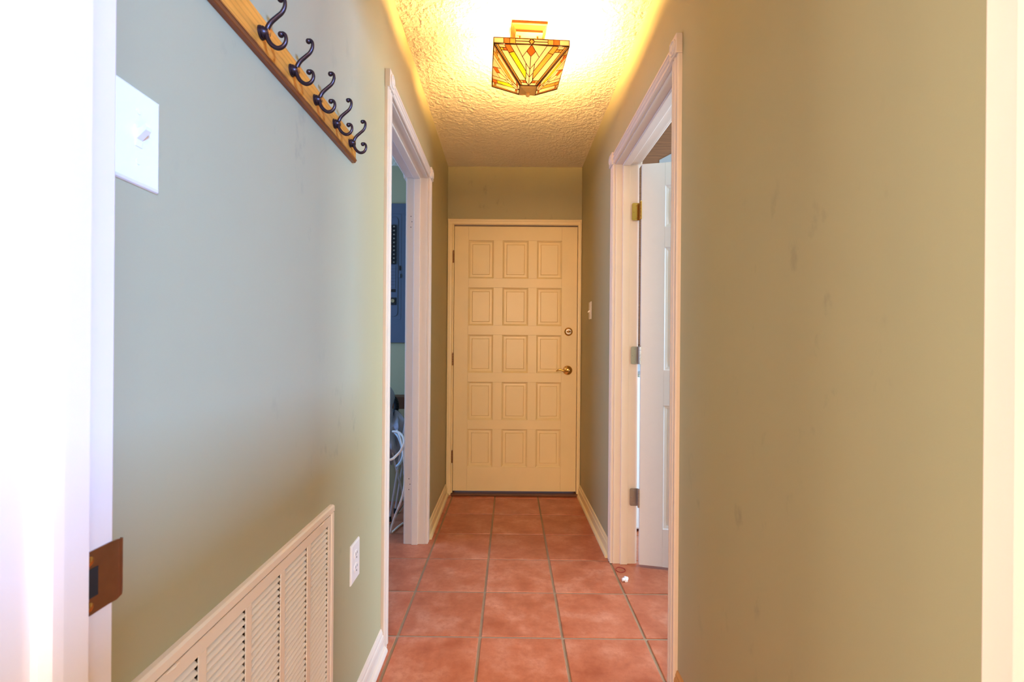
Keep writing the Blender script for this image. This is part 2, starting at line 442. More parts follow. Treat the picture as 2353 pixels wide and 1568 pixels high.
# doorway of the camera: jambs and the stop, blurred in the foreground
tn = empty('trim_4', (0, 0, 0)); struct(tn, 'blurred white door jambs nearest the camera with a brass strike plate', 'door frame')
e = .0006
new('jamb', B((NX0 - JT, NX0, DN0 + e, DN1 - e, 0, NZ), bevel=.0015), 'trim', tn)
new('jamb', B((NX1, NX1 + JT, DN0 + e, DN1 - e, 0, NZ), bevel=.0015), 'trim', tn)
new('head_jamb', B((NX0 - JT, NX1 + JT, DN0 + e, DN1 - e, NZ, NZ + JT), bevel=.0015), 'trim', tn)
stp = [(0, 0), (.0115, .004), (.0115, .030), (.009, .036), (0, .037)]
bm = bmesh.new(); prism(bm, [(NX0, .355), (NX0 + .006, .355), (NX0 + .0105, .362), (NX0 + .0115, .370), (NX0 + .0115, .392), (NX0, .392)], 0, NZ, 2, (0, 1)); new('door_stop', bm, 'trim', tn)
bm = bmesh.new(); prism(bm, [(NX1, .355), (NX1 - .006, .355), (NX1 - .0105, .362), (NX1 - .0115, .370), (NX1 - .0115, .392), (NX1, .392)], 0, NZ, 2, (0, 1)); new('door_stop', bm, 'trim', tn)
new('door_stop', B((NX0 + .0115, NX1 - .0115, .355, .392, NZ - .0115, NZ), bevel=.002), 'trim', tn)
for x0, x1, y in ((NX0 - CW - .01, NX0 - .006, DN0), (NX1 + .006, NX1 + CW + .01, DN0)):   # casing on the camera's side of the wall
    new('casing', B((x0, x1, y - .014, y, 0, NZ + .006), bevel=.003), 'trim', tn)
new('casing', B((NX0 - CW - .01, NX1 + CW + .01, DN0 - .014, DN0, NZ + .006, NZ + .066), bevel=.003), 'trim', tn)
# strike plate: flat leaf on the jamb with a lip curling round its edge
bm = bmesh.new(); zc, hh = 0.893, 0.0285
path = [(NX0 + .0012, .396), (NX0 + .0012, .424), (NX0 + .0022, .4315), (NX0 + .0014, .438), (NX0 - .002, .443), (NX0 - .0065, .446)]
outer = []
for k, (x, d) in enumerate(path):
    s = 1.0 if k < 3 else (1.0 - 0.05 * (k - 2))
    outer.append((x, d, hh * s))
va = [[bm.verts.new((x, d, zc + sg * h)) for sg in (1, -1)] for x, d, h in outer]
vb = [[bm.verts.new((x - .0012, d, zc + sg * h)) for sg in (1, -1)] for x, d, h in outer]
for k in range(len(outer) - 1):
    for vv in (va, vb): bm.faces.new((vv[k][0], vv[k + 1][0], vv[k + 1][1], vv[k][1]))
    for q in (0, 1): bm.faces.new((va[k][q], va[k + 1][q], vb[k + 1][q], vb[k][q]))
bm.faces.new((va[0][0], va[0][1], vb[0][1], vb[0][0])); bm.faces.new((va[-1][0], va[-1][1], vb[-1][1], vb[-1][0]))
sp = tag(new('strike_plate', bm, 'oldbrass', tn, True), 'tarnished brass strike plate')
new('latch_hole', B((NX0 + .0013, NX0 + .0018, .397, .412, zc - .013, zc + .013)), 'dark', sp)
for s in (1, -1):
    bm = bmesh.new(); lathe(bm, [(.0042, 0), (.0042, .0008), (.002, .0014), (0, .0015)], (NX0 + .0012, .403, zc + s * .0205), (1, 0, 0), 14); new('screw', bm, 'brass', sp, True)

# far door frame
tf = empty('trim_3', (0, 0, 0)); struct(tf, 'narrow cream casing around the panelled end door', 'door frame')
yf = DF
def fprof(s): return [(0, 0), (0, .013), (.004, .016), (.012, .014), (.016, .0105), (.030, .0085), (.034, .011), (.036, .009), (.036, 0)] if s else None
FP = fprof(1)
zt = 2.053
bm = bmesh.new(); prism(bm, [(XL + .004 + w, yf - t) for w, t in FP], 0, zt, 2, (0, 1)); new('casing', bm, 'door', tf)
bm = bmesh.new(); prism(bm, [(XR - .002 - w * .72, yf - t) for w, t in FP], 0, zt, 2, (0, 1)); new('casing', bm, 'door', tf)
bm = bmesh.new(); prism(bm, [(yf - t - .0004, zt - w * 1.1) for w, t in FP], XL + .004, XR - .002, 0, (1, 2)); new('casing', bm, 'door', tf)
new('jamb', B((DX0, DX0 + .010, DF - .002, DF + TW, 0, DZ1)), 'door', tf)
new('jamb', B((DX1 - .010, DX1, DF - .002, DF + TW, 0, DZ1)), 'trim', tf)
new('head_jamb', B((DX0 + .01, DX1 - .01, DF - .002, DF + TW, DZ1 - .010, DZ1)), 'trim', tf)
new('threshold', B((DX0, DX1, DF - .030, DF + TW, 0, .016), bevel=.004), 'thresh', tf)
bm = bmesh.new(); prism(bm, [(DX0 + .01, DF + .05), (DX0 + .022, DF + .05), (DX0 + .022, DF + TW), (DX0 + .01, DF + TW)], .016, DZ1 - .01, 2, (0, 1)); new('door_stop', bm, 'trim', tf)
bm = bmesh.new(); prism(bm, [(DX1 - .01, DF + .05), (DX1 - .022, DF + .05), (DX1 - .022, DF + TW), (DX1 - .01, DF + TW)], .016, DZ1 - .01, 2, (0, 1)); new('door_stop', bm, 'trim', tf)
new('door_stop', B((DX0 + .022, DX1 - .022, DF + .05, DF + TW, DZ1 - .024, DZ1 - .01)), 'trim', tf)

# baseboards with a cap and a shoe moulding
BP = [(0, 0), (.0125, 0), (.0125, .052), (.011, .060), (.008, .064), (.0075, .072), (.004, .082), (0, .084)]
SP = [(.0125, 0), (.026, 0), (.0255, .006), (.0225, .013), (.017, .0175), (.0125, .019)]
def baseboard(name, label, xw, side, d0, d1, m='trim', z0=0.0):
    b = empty(name, (0, 0, 0)); struct(b, label, 'baseboard')
    bm = bmesh.new(); prism(bm, [(xw + side * t, z) for t, z in BP], d0, d1, 1, (0, 2)); new('board', bm, m, b)
    bm = bmesh.new(); prism(bm, [(xw + side * t, z) for t, z in SP], d0, d1 + .004, 1, (0, 2)); new('shoe_moulding', bm, m, b)
baseboard('baseboard_left', 'white baseboard under the air grille and outlet', XL, 1, DN1 + .001, LO0 - CW - .005)
baseboard('baseboard_left_far', 'cream baseboard left of the end door', XL, 1, LO1 + CW + .005, DF - .017, 'door')
baseboard('baseboard_right_far', 'cream baseboard right of the end door', XR, -1, RO1 + CW + .005, DF - .017, 'door')
baseboard('baseboard_right', 'bare wood baseboard end at the foot of the right wall', XR, -1, DN1 + .001, RO0 - CW - .006, 'rawwood')

# ------------------------------------------------------------------ the end door: fifteen raised panels
d1 = empty('door_1', (0, 0, 0)); struct(d1, 'closed cream wooden door with fifteen raised panels at the corridor end', 'door')
X0, X1, Z0, Z1 = -0.3975, 0.5205, 0.028, 2.004
yd = DF + .008                                         # front face of the door
TH = 0.038
cols = [(.105, .293), (.361, .553), (.617, .803)]
rows = [(.104 + k * .3525, .104 + k * .3525 + .2835) for k in range(5)]
cols = [(X0 + a, X0 + b) for a, b in cols]; rows = [(Z1 - b, Z1 - a) for a, b in rows]
g = .0004
new('stile', B((X0, cols[0][0], yd, yd + TH, Z0, Z1), bevel=.0012), 'door', d1)
new('stile', B((cols[2][1], X1, yd, yd + TH, Z0, Z1), bevel=.0012), 'door', d1)
zs = [Z1] + [v for r in rows for v in (r[1], r[0])] + [Z0]
for k in range(0, len(zs), 2):
    new('rail', B((cols[0][0] + g, cols[2][1] - g, yd + .0002, yd + TH, zs[k + 1] + (0 if k == len(zs) - 2 else 0), zs[k]), bevel=.0006), 'door', d1)
for r in rows:
    for a, b in ((cols[0][1], cols[1][0]), (cols[1][1], cols[2][0])):
        new('mullion', B((a, b, yd + .0003, yd + TH, r[0] + g, r[1] - g), bevel=.0006), 'door', d1)
def raised_panel(bm, x0, x1, z0, z1, y, bev=.012, dep=.014, mg=.028, up=.0045):
    """loops of a sloped sticking, a flat margin and a raised field, facing -y"""
    def loop(i, yy): return [bm.verts.new((a, yy, b)) for a, b in ((x0 + i, z0 + i), (x1 - i, z0 + i), (x1 - i, z1 - i), (x0 + i, z1 - i))]
    L = [loop(0, y + .0005), loop(bev * .35, y + dep * .45), loop(bev * .6, y + dep * .55), loop(bev, y + dep), loop(mg, y + dep - .001), loop(mg + .002, y + dep + .0025), loop(mg + .004, y + dep - up)]
    for a, b in zip(L, L[1:]):
        for k in range(4): bm.faces.new((a[k], a[(k + 1) % 4], b[(k + 1) % 4], b[k]))
    bm.faces.new(L[-1])
    bk = loop(0, y + TH - .004)
    for k in range(4): bm.faces.new((L[0][k], L[0][(k + 1) % 4], bk[(k + 1) % 4], bk[k]))
    bm.faces.new(bk)
for r in rows:
    for c in cols:
        bm = bmesh.new(); raised_panel(bm, c[0], c[1], r[0], r[1], yd); new('panel', bm, 'door', d1)
def butt_hinge(parent, x, y, z, m, h=.089):
    hn = None
    for k in range(5):
        bm = bmesh.new(); lathe(bm, [(.0052, 0), (.0052, h / 5 - .0012)], (x, y, z - h / 2 + k * h / 5), (0, 0, 1), 14)
        o = new('hinge' if k == 0 else 'knuckle', bm, m, parent if hn is None else hn, True)
        if hn is None: hn = o
    bm = bmesh.new(); lathe(bm, [(.0035, 0), (.0045, .003), (0, .006)], (x, y, z + h / 2), (0, 0, 1), 12); new('pin_tip', bm, m, hn, True)
    return hn
for z in (1.772, 1.010, .285): butt_hinge(d1, X0 - .005, DF - .007, z, 'oldbrass')
# deadbolt with a thumb turn
xk = .4575
bm = bmesh.new(); lathe(bm, [(.031, 0), (.031, .004), (.028, .010), (.0225, .0125), (.022, .0105), (.018, .0105), (.016, .013), (0, .0135)], (xk, yd, 1.222), (0, -1, 0), 32)
db = new('deadbolt', bm, 'brass', d1, True)
bm = bmesh.new(); lathe(bm, [(.0215, 0), (.0205, .0018), (0, .0022)], (xk, yd - .0112, 1.222), (0, -1, 0), 28); new('insert', bm, 'nickel', db, True)
bm = bmesh.new(); tube(bm, spline([(xk - .017, yd - .019, 1.2205), (xk - .008, yd - .024, 1.222), (xk, yd - .026, 1.2222), (xk + .008, yd - .024, 1.2225), (xk + .017, yd - .019, 1.2235)], 4), [.002, .003, .004, .0046, .005, .0054, .0056, .0057, .0057, .0056, .0055, .0052, .005, .0045, .004, .003, .002], 10)
new('thumb_turn', bm, 'brass', db, True)
# lever handle
zl = .934; xl_ = .4535
bm = bmesh.new(); lathe(bm, [(.035, 0), (.035, .004), (.031, .011), (.020, .0145), (.0145, .016), (.0125, .022), (.0125, .040), (.015, .046), (.013, .053), (0, .055)], (xl_, yd, zl), (0, -1, 0), 32)
lv = new('lever_handle', bm, 'brass', d1, True)
pts = spline([(xl_, yd - .047, zl), (xl_ - .018, yd - .050, zl - .004), (xl_ - .036, yd - .051, zl - .0015), (xl_ - .056, yd - .049, zl + .0055), (xl_ - .074, yd - .047, zl + .005), (xl_ - .086, yd - .045, zl - .003), (xl_ - .089, yd - .045, zl - .0055)], 5)
bm = bmesh.new(); tube(bm, pts, [.0082 - .0048 * i / (len(pts) - 1) for i in range(len(pts))], 12); new('lever', bm, 'brass', lv, True)
bm = bmesh.new(); lathe(bm, [(.004, 0), (.004, .004), (0, .0045)], (xl_ + .004, yd - .054, zl), (0, -1, 0), 12); new('privacy_button', bm, 'nickel', lv, True)
tag(new('latch_plate', B((X1 - .0005, X1 + .0015, yd + .004, yd + .028, zl - .028, zl + .028)), 'oldbrass', d1), 'dark brass latch edge')

# ------------------------------------------------------------------ the open white door of the right room
HX, HD = XR + TW + .008, 2.292
d2 = empty('door_2', (HX, HD, 0), math.radians(-12.0)); struct(d2, 'open white six-panel door swung into the right room', 'door')
W2, Z20, Z21, T2 = .802, .014, 2.032, .035
c2 = [(.112, .352), (.450, .690)]; r2 = [(.201, .819), (.995, 1.609), (1.710, 1.920)]
b2 = bmesh.new()
box(b2, 0, c2[0][0], 0, T2, Z20, Z21, .0015); box(b2, c2[1][1], W2, 0, T2, Z20, Z21, .0015)
box(b2, c2[0][1], c2[1][0], 0, T2, Z20, Z21)
zz = [Z20, r2[0][0], r2[0][1], r2[1][0], r2[1][1], r2[2][0], r2[2][1], Z21]
for k in range(0, 8, 2):
    for a, b in c2: box(b2, a, b, 0, T2, zz[k], zz[k + 1])
new('door_leaf', b2, 'door2', d2)
for r in r2:
    for c in c2:
        bm = bmesh.new()
        def lp(i, yy): return [bm.verts.new((a, yy, b)) for a, b in ((c[0] + i, r[0] + i), (c[1] - i, r[0] + i), (c[1] - i, r[1] - i), (c[0] + i, r[1] - i))]
        for sg, y0 in ((1, 0), (-1, T2)):
            L = [lp(0, y0), lp(.005, y0 + sg * .005), lp(.014, y0 + sg * .007), lp(.018, y0 + sg * .0095), lp(.024, y0 + sg * .0095), lp(.052, y0 + sg * .003)]
            for a, b in zip(L, L[1:]):
                for k in range(4): bm.faces.new((a[k], a[(k + 1) % 4], b[(k + 1) % 4], b[k]))
            bm.faces.new(L[-1])
        new('panel', bm, 'door2', d2)
for z, m in ((1.800, 'brass'), (1.068, 'nickel'), (.345, 'nickel')):
    hx, hy = -.004, .002
    hn = butt_hinge(d2, hx, hy, z, m)
    bm = bmesh.new()                                    # leaf let into the jamb, lying in the jamb plane
    pl = [(-.036, -.0445), (0, -.0445), (0, .0445), (-.036, .0445), (-.0405, .0425), (-.043, .038), (-.043, -.038), (-.0405, -.0425)]
    prism(bm, pl, 0, .002, 1, (0, 2))
    lf = new('hinge_leaf', bm, m, hn)
    lf.matrix_parent_inverse = Matrix.Identity(4)
    lf.location = (hx, .0265, z); lf.rotation_euler = (0, 0, math.radians(12.0))
    for sx, sz in ((-.022, .032), (-.034, 0), (-.022, -.032)):
        bm = bmesh.new(); lathe(bm, [(.0042, 0), (.0035, .0012), (0, .0016)], (sx, 0, sz), (0, -1, 0), 12)
        s = new('hinge_screw', bm, m, hn, True); s.location = (hx, .0265, z); s.rotation_euler = (0, 0, math.radians(12.0))

# ------------------------------------------------------------------ stained glass ceiling lamp
LC = Vector((.080, 1.945)); LR = math.radians(3.2)
lamp = empty('ceiling_lamp', (LC.x, LC.y, ZC), LR)
tag(lamp, 'square stained glass ceiling lamp with gold canopy, lit', 'ceiling lamp')
def sq_rings(bm, rings, cap=True):
    rs = [[bm.verts.new((sx * r, sy * r, z)) for sx, sy in ((-1, -1), (1, -1), (1, 1), (-1, 1))] for r, z in rings]
    for a, b in zip(rs, rs[1:]):
        for k in range(4): bm.faces.new((a[k], a[(k + 1) % 4], b[(k + 1) % 4], b[k]))
    if cap: bm.faces.new(rs[0]); bm.faces.new(list(reversed(rs[-1])))
bm = bmesh.new(); sq_rings(bm, [(.074, 0), (.074, -.010), (.071, -.012), (.069, -.012), (.058, -.026), (.056, -.027), (.056, -.034)])
can = new('canopy', bm, 'fixture', lamp)
for sx in (-1, 1):
    bm = bmesh.new(); lathe(bm, [(.004, 0), (.004, -.012), (.003, -.015), (0, -.016)], (sx * .037, -.03, -.034), (0, 0, 1), 12); new('canopy_screw', bm, 'fixture', can, True)
ZR, ZB, ZF = -.125, -.147, -.243                      # rim, bottom of the band, foot of the faces (below the ceiling)
WT, WB = .150, .036
bm = bmesh.new(); tube(bm, [(0, 0, -.034), (0, 0, ZF - .004)], .006, 12); new('stem', bm, 'fixture', lamp, True)
bm = bmesh.new(); box(bm, -.07, .07, -.006, .006, -.098, -.090); new('socket_bar', bm, 'fixture', lamp)
G = dict(cream=mat_glass_pane('cream_glass', (.95, .88, .66, 1), (.98, .93, .78, 1)),
         amber=mat_glass_pane('amber_glass', (.88, .55, .17, 1), (.92, .66, .28, 1)),
         orange=mat_glass_pane('orange_glass', (.72, .26, .05, 1), (.78, .34, .09, 1)),
         green=mat_glass_pane('green_glass', (.46, .66, .05, 1), (.72, .68, .12, 1)),
         rust=mat_glass_pane('rust_glass', (.62, .26, .08, 1), (.70, .36, .12, 1)))
def tofx(p):                                          # crop drawing -> (half-width fraction, t down the face)
    x, y = p
    cxx = 1018 - 33 * ((y - 590) / 592); t = (y - (590 + (x - 1018) * .046)) / 592
    t = min(1, max(0, t)); hw = 525 + (127 - 525) * t
    return ((x - cxx) / hw, t)
half = [
    ('cream', [(490, 572), (520, 578), (872, 1180), (858, 1180)]), ('amber', [(520, 578), (550, 580), (890, 1180), (872, 1180)]),
    ('cream', [(550, 580), (640, 585), (662, 628), (572, 622)]), ('green', [(572, 622), (617, 625), (634, 664), (594, 660)]),
    ('rust', [(617, 625), (662, 628), (684, 668), (634, 664)]), ('cream', [(594, 660), (684, 668), (935, 1082), (935, 1103), (852, 1098)]),
    ('amber', [(852, 1098), (895, 1100), (912, 1136), (870, 1132)]), ('orange', [(895, 1100), (935, 1103), (953, 1139), (912, 1136)]),
    ('cream', [(870, 1132), (953, 1139), (985, 1180), (890, 1180)]),
    ('rust', [(640, 585), (715, 585), (775, 683), (702, 700)]), ('green', [(702, 700), (775, 683), (945, 968), (942, 1090)]),
    ('cream', [(715, 585), (802, 588), (940, 850), (945, 985), (945, 968)]), ('cream', [(802, 588), (1018, 590), (891, 757)]),
    ('cream', [(951, 679), (891, 757), (940, 850), (998, 938), (1008, 755)]),
    ('cream', [(940, 850), (998, 938), (992, 1053), (945, 985)]), ('cream', [(945, 985), (992, 1055), (985, 1180), (938, 1100)]),
]
polys = []
for m, pl in half:
    q = [tofx(p) for p in pl]; polys.append((m, q)); 
    m2 = {'green': 'amber', 'rust': 'amber'}.get(m, m)
    polys.append((m2, [(-a, b) for a, b in reversed(q)]))
polys.append(('orange', [tofx(p) for p in ((1018, 592), (951, 681), (1008, 757))] + [(-tofx((951, 681))[0], tofx((951, 681))[1])]))
def face_pt(f, t):                                    # front face (towards -y) in lamp coordinates
    h = WT + (WB - WT) * t
    return Vector((f * h, -h, ZB + (ZF - ZB) * t))
band = []
bx = [-1, -.737, -.577, -.428]
bm_cols = ['cream', 'rust', 'amber']
for k in range(3):
    band.append((bm_cols[k], [(bx[k], 0), (bx[k + 1], 0), (bx[k + 1], 1), (bx[k], 1)]))
    band.append((['cream', 'orange', 'amber'][k], [(-bx[k + 1], 0), (-bx[k], 0), (-bx[k], 1), (-bx[k + 1], 1)]))
for s in (-1, 1):
    for a, b in ((0.06, .48), (.52, .94)):
        e1 = .02 + .06 * abs(a - .5) * 0
        q = [(s * .428, a), (s * .03, a) if a < .3 else (s * .075, a), (s * .075, b) if a < .3 else (s * .03, b), (s * .428, b)]
        band.append(('cream', q))
band.append(('amber', [(0, .04), (.07, .5), (0, .96), (-.07, .5)]))
def band_pt(f, t): return Vector((f * WT, -WT, ZR + (ZB - ZR) * t))
def inset(pts, c, amt):
    return [p + (c - p).normalized() * min(amt, (c - p).length * .35) for p in pts]
for side in range(4):
    R = Matrix.Rotation(side * math.pi / 2, 3, 'Z')
    lead = bmesh.new()
    for fn, nrm, plist in ((face_pt, Vector((0, -(ZB - ZF), -(WT - WB))).normalized(), polys), (band_pt, Vector((0, -1, 0)), band)):
        for m, q in plist:
            P = [fn(a, t) for a, t in q]
            c = sum(P, Vector()) / len(P)
            bm = bmesh.new()
            lo_ = [bm.verts.new(R @ (p + nrm * .0008)) for p in inset(P, c, .0004)]
            hi_ = [bm.verts.new(R @ (p - nrm * .0012)) for p in inset(P, c, .0004)]
            bm.faces.new(lo_); bm.faces.new(list(reversed(hi_)))
            for k in range(len(P)): bm.faces.new((lo_[k], lo_[(k + 1) % len(P)], hi_[(k + 1) % len(P)], hi_[k]))
            new('glass_pane', bm, G[m], lamp)
            for k in range(len(P)):
                a, b = R @ (P[k] + nrm * .0006), R @ (P[(k + 1) % len(P)] + nrm * .0006)
                if (a - b).length > .002: tube(lead, [a, b], .0014, 4)
    for a, b in ((band_pt(-1, 0), band_pt(1, 0)), (band_pt(-1, 1), band_pt(1, 1)), (face_pt(-1, 0), face_pt(-1, 1)), (band_pt(-1, 0), band_pt(-1, 1)), (face_pt(-1, 1), face_pt(1, 1))):
        tube(lead, [R @ a, R @ b], .0020, 6)
    new('lead_came', lead, 'came', lamp)
bm = bmesh.new(); sq_rings(bm, [(.0355, ZF + .001), (.0365, ZF - .001), (.030, ZF - .003), (.029, ZF - .006), (.008, ZF - .013)])
fin = new('bottom_cap', bm, 'goldcap', lamp)
bm = bmesh.new(); lathe(bm, [(.006, 0), (.0085, -.003), (.0085, -.012), (.006, -.015), (0, -.0155)], (0, 0, ZF - .012), (0, 0, 1), 16); new('finial', bm, 'goldcap', fin, True)
bulb_ms = (mat_emit('lit_bulb', (1.0, .57, .18, 1), 3000), mat_emit('dimmer_lit_bulb', (1.0, .52, .15, 1), 1000))
for bulb_m, bxp, byp, zz_ in ((bulb_ms[0], .062, -.010, -.134), (bulb_ms[1], -.050, .025, -.162)):
    bm = bmesh.new(); lathe(bm, [(0, -.040), (.014, -.036), (.022, -.026), (.0245, -.014), (.021, 0), (.013, .014), (.012, .020)], (bxp, byp, zz_ ), (0, 0, 1), 12)
    bb_ = new('bulb', bm, bulb_m, lamp, True)
    bm = bmesh.new(); lathe(bm, [(.013, .020), (.0135, .040), (.006, .044)], (bxp, byp, zz_), (0, 0, 1), 12); new('socket', bm, 'fixture', bb_, True)

# ------------------------------------------------------------------ coat rack
rack = empty('coat_rack', (XL, 1.302, 1.66)); rack.rotation_euler = (.020, 0, 0); tag(rack, 'honey pine coat rack board with five dark scroll hooks on left wall', 'coat rack')
RD0, RD1 = -.84, 0.0
bprof = [(0, -.021), (.012, -.021), (.012, .036), (.010, .038), (0, .038)]
bm = bmesh.new(); prism(bm, bprof, RD0, RD1, 1, (0, 2)); bd = new('board', bm, 'board', rack)
bm = bmesh.new(); prism(bm, [(0, -.030), (.009, -.030), (.0105, -.029), (.012, -.0262), (.0128, -.0245), (.0142, -.024), (.0142, -.0213), (0, -.0212)], RD0, RD1 + .002, 1, (0, 2)); new('moulded_edge', bm, 'boarddark', rack)
for k, d in enumerate((.799, .912, 1.025, 1.139, 1.252)):
    o0 = Vector((.012, d - 1.302, .005))
    bm = bmesh.new(); lathe(bm, [(.0118, 0), (.0118, .0022), (.0098, .0038), (.0108, .005), (.0105, .007), (.0082, .009), (.0065, .012), (.0060, .015), (0, .016)], o0, (1, 0, 0), 20)
    hk = new('hook', bm, 'bronze', rack, True)
    up_ = [(.010, -.003), (.012, .008), (.018, .018), (.028, .027), (.0375, .0355), (.0425, .046), (.0425, .056), (.038, .0605), (.0345, .058)]
    lo2 = [(.010, .003), (.012, -.009), (.0185, -.020), (.029, -.0265), (.039, -.0235), (.0445, -.014), (.0435, -.004), (.0385, -.0005), (.0355, -.003)]
    for nm, pp, r0, r1 in (('upper_arm', up_, .0045, .0030), ('lower_arm', lo2, .0045, .0030)):
        pts = spline([o0 + Vector((a, 0, b)) for a, b in pp], 5)
        bm = bmesh.new(); n = len(pts)
        rad = [r0 + (r1 - r0) * min(1, i / (n * .8)) for i in range(n)]
        tube(bm, pts, rad, 10)
        c = pts[-1]
        bmesh.ops.create_uvsphere(bm, u_segments=12, v_segments=8, radius=.0052, matrix=Matrix.Translation(c))
        new(nm, bm, 'bronze', hk, True)

# ------------------------------------------------------------------ switches and outlet
def plate_bm(w, h, t=.0055):
    bm = bmesh.new()
    L = []
    for i, x in ((0, 0), (0, .0015), (.0012, .0038), (.004, t)):
        L.append([bm.verts.new((x, sy * (w / 2 - i), sz * (h / 2 - i))) for sy, sz in ((-1, -1), (1, -1), (1, 1), (-1, 1))])
    for a, b in zip(L, L[1:]):
        for k in range(4): bm.faces.new((a[k], a[(k + 1) % 4], b[(k + 1) % 4], b[k]))
    bm.faces.new(L[0]); bm.faces.new(list(reversed(L[-1])))
    return bm
def screw(parent, x, y, z, m='plate'):
    bm = bmesh.new(); lathe(bm, [(.0036, 0), (.0034, .001), (0, .0014)], (x, y, z), (1, 0, 0), 14); s = new('screw', bm, m, parent, True)
    return s
def switch(label, loc, rz, up):
    t = empty('light_switch', loc, rz); tag(t, label, 'light switch')
    new('wall_plate', plate_bm(.070, .115), 'plate', t)
    new('toggle_collar', B((.0045, .0065, -.0055, .0055, -.0125, .0125), bevel=.0006), 'plate', t)
    bm = bmesh.new(); s = 1 if up else -1
    prism(bm, [(.004, -.006), (.004, .006), (.0175, s * .0105 + .0035), (.0185, s * .0105), (.0175, s * .0105 - .0035)], -.0042, .0042, 1, (0, 2)); new('toggle', bm, 'plate', t)
    screw(t, .0052, 0, .030); screw(t, .0052, 0, -.030)
switch('white toggle light switch beside the near left door jamb', (XL, .545, 1.355), 0, True)
switch('small white toggle light switch on right wall by the end door', (XR, 3.010, 1.350), math.pi, False)
ot = empty('wall_outlet', (XL, 1.350, .468)); tag(ot, 'white duplex outlet low on left wall beside the air grille', 'outlet')
new('wall_plate', plate_bm(.074, .115), 'plate', ot)
screw(ot, .0052, 0, 0)
for s in (1, -1):
    bm = bmesh.new(); lathe(bm, [(.0165, .0), (.0165, .0068), (.0158, .0075), (0, .0076)], (0, 0, s * .0195), (1, 0, 0), 28)
    bmesh.ops.scale(bm, vec=(1, 1, .86), verts=bm.verts, space=Matrix.Translation((0, 0, -s * .0195)))
    rc = new('receptacle', bm, 'plate', ot, True)
    for y, z, w, h in ((-.0063, .004, .0019, .0085), (.0063, .004, .0019, .007), (0, -.0078, .0045, .0045)):
        new('slot', B((.0072, .0079, y - w / 2, y + w / 2, s * .0195 + z - h / 2, s * .0195 + z + h / 2)), 'dark', rc)

# ------------------------------------------------------------------ return air grille
gr = empty('air_grille', (XL, 0, 0)); tag(gr, 'cream metal return air grille with louvers low on left wall', 'air grille')
GD0, GD1, GZ0, GZ1 = .512, 1.162, .100, .7005
fx = .012
bmf = bmesh.new()
fr = [(0, 0), (.008, 0), (fx, .003), (fx, .0155), (.0095, .0165), (.0085, .0185), (0, .0185)]    # flange section: (height, inward)
prism(bmf, [(h, GZ1 - w) for h, w in fr], GD0, GD1, 1, (0, 2)); prism(bmf, [(h, GZ0 + w) for h, w in fr], GD0, GD1, 1, (0, 2))
prism(bmf, [(h, GD1 - w) for h, w in fr], GZ0 + .0185, GZ1 - .0185, 2, (0, 1)); prism(bmf, [(h, GD0 + w) for h, w in fr], GZ0 + .0185, GZ1 - .0185, 2, (0, 1))
new('frame', bmf, 'almond', gr)
LZ1, LZ0 = .660, .140; LD1 = 1.126; PC, BWd = .1185, .017
fp_ = .0105
LD0 = LD1 - 5 * PC + BWd
ins = .0195
bmd = B((.0088, fp_, GD0 + ins, GD1 - ins, LZ1, GZ1 - ins), (.0088, fp_, GD0 + ins, GD1 - ins, GZ0 + ins, LZ0),
        (.0088, fp_, LD1, GD1 - ins, LZ0, LZ1), (.0088, fp_, GD0 + ins, LD0, LZ0, LZ1))
new('filter_door', bmd, 'almond', gr)
new('duct', B((-.110, -.109, .546, 1.131, .133, .667), (-.109, -.004, .546, .547, .133, .667), (-.109, -.004, 1.130, 1.131, .133, .667), (-.109, -.004, .547, 1.130, .133, .134), (-.109, -.004, .547, 1.130, .666, .667)), 'dark', gr)  # duct sides coloured near-black; the unlit depth is put into the colour
for k in range(1, 5):
    b1 = LD1 - k * PC + BWd
    new('mullion', B((.0088, fp_ + .0002, b1 - BWd, b1, LZ0, LZ1), bevel=.0004), 'almond', gr)
bm = bmesh.new(); wl = PC - BWd
prism(bm, [(-.0075, .0035), (-.0066, .0041), (.0096, -.0108), (.0098, -.0122), (.0084, -.0120)], -wl / 2, wl / 2, 1, (0, 2))
lo0 = new('louver', bm, 'almond', gr); lm = lo0.data
first = True
for k in range(5):
    dc = LD1 - k * PC - wl / 2
    for j in range(41):
        z = LZ1 - j * .0127
        if z - .0115 < LZ0 - .004: break
        o = lo0 if first else link_mesh('louver', lm, gr)
        first = False
        o.location = (0, dc, z)
for dd in (1.085, .60):
    bm = bmesh.new(); tube(bm, [(fp_ + .0012, dd - .012, GZ1 - .0205), (fp_ + .0022, dd, GZ1 - .0200), (fp_ + .0012, dd + .012, GZ1 - .0205)], [.001, .0028, .001], 8); new('latch', bm, 'almond', gr, True)

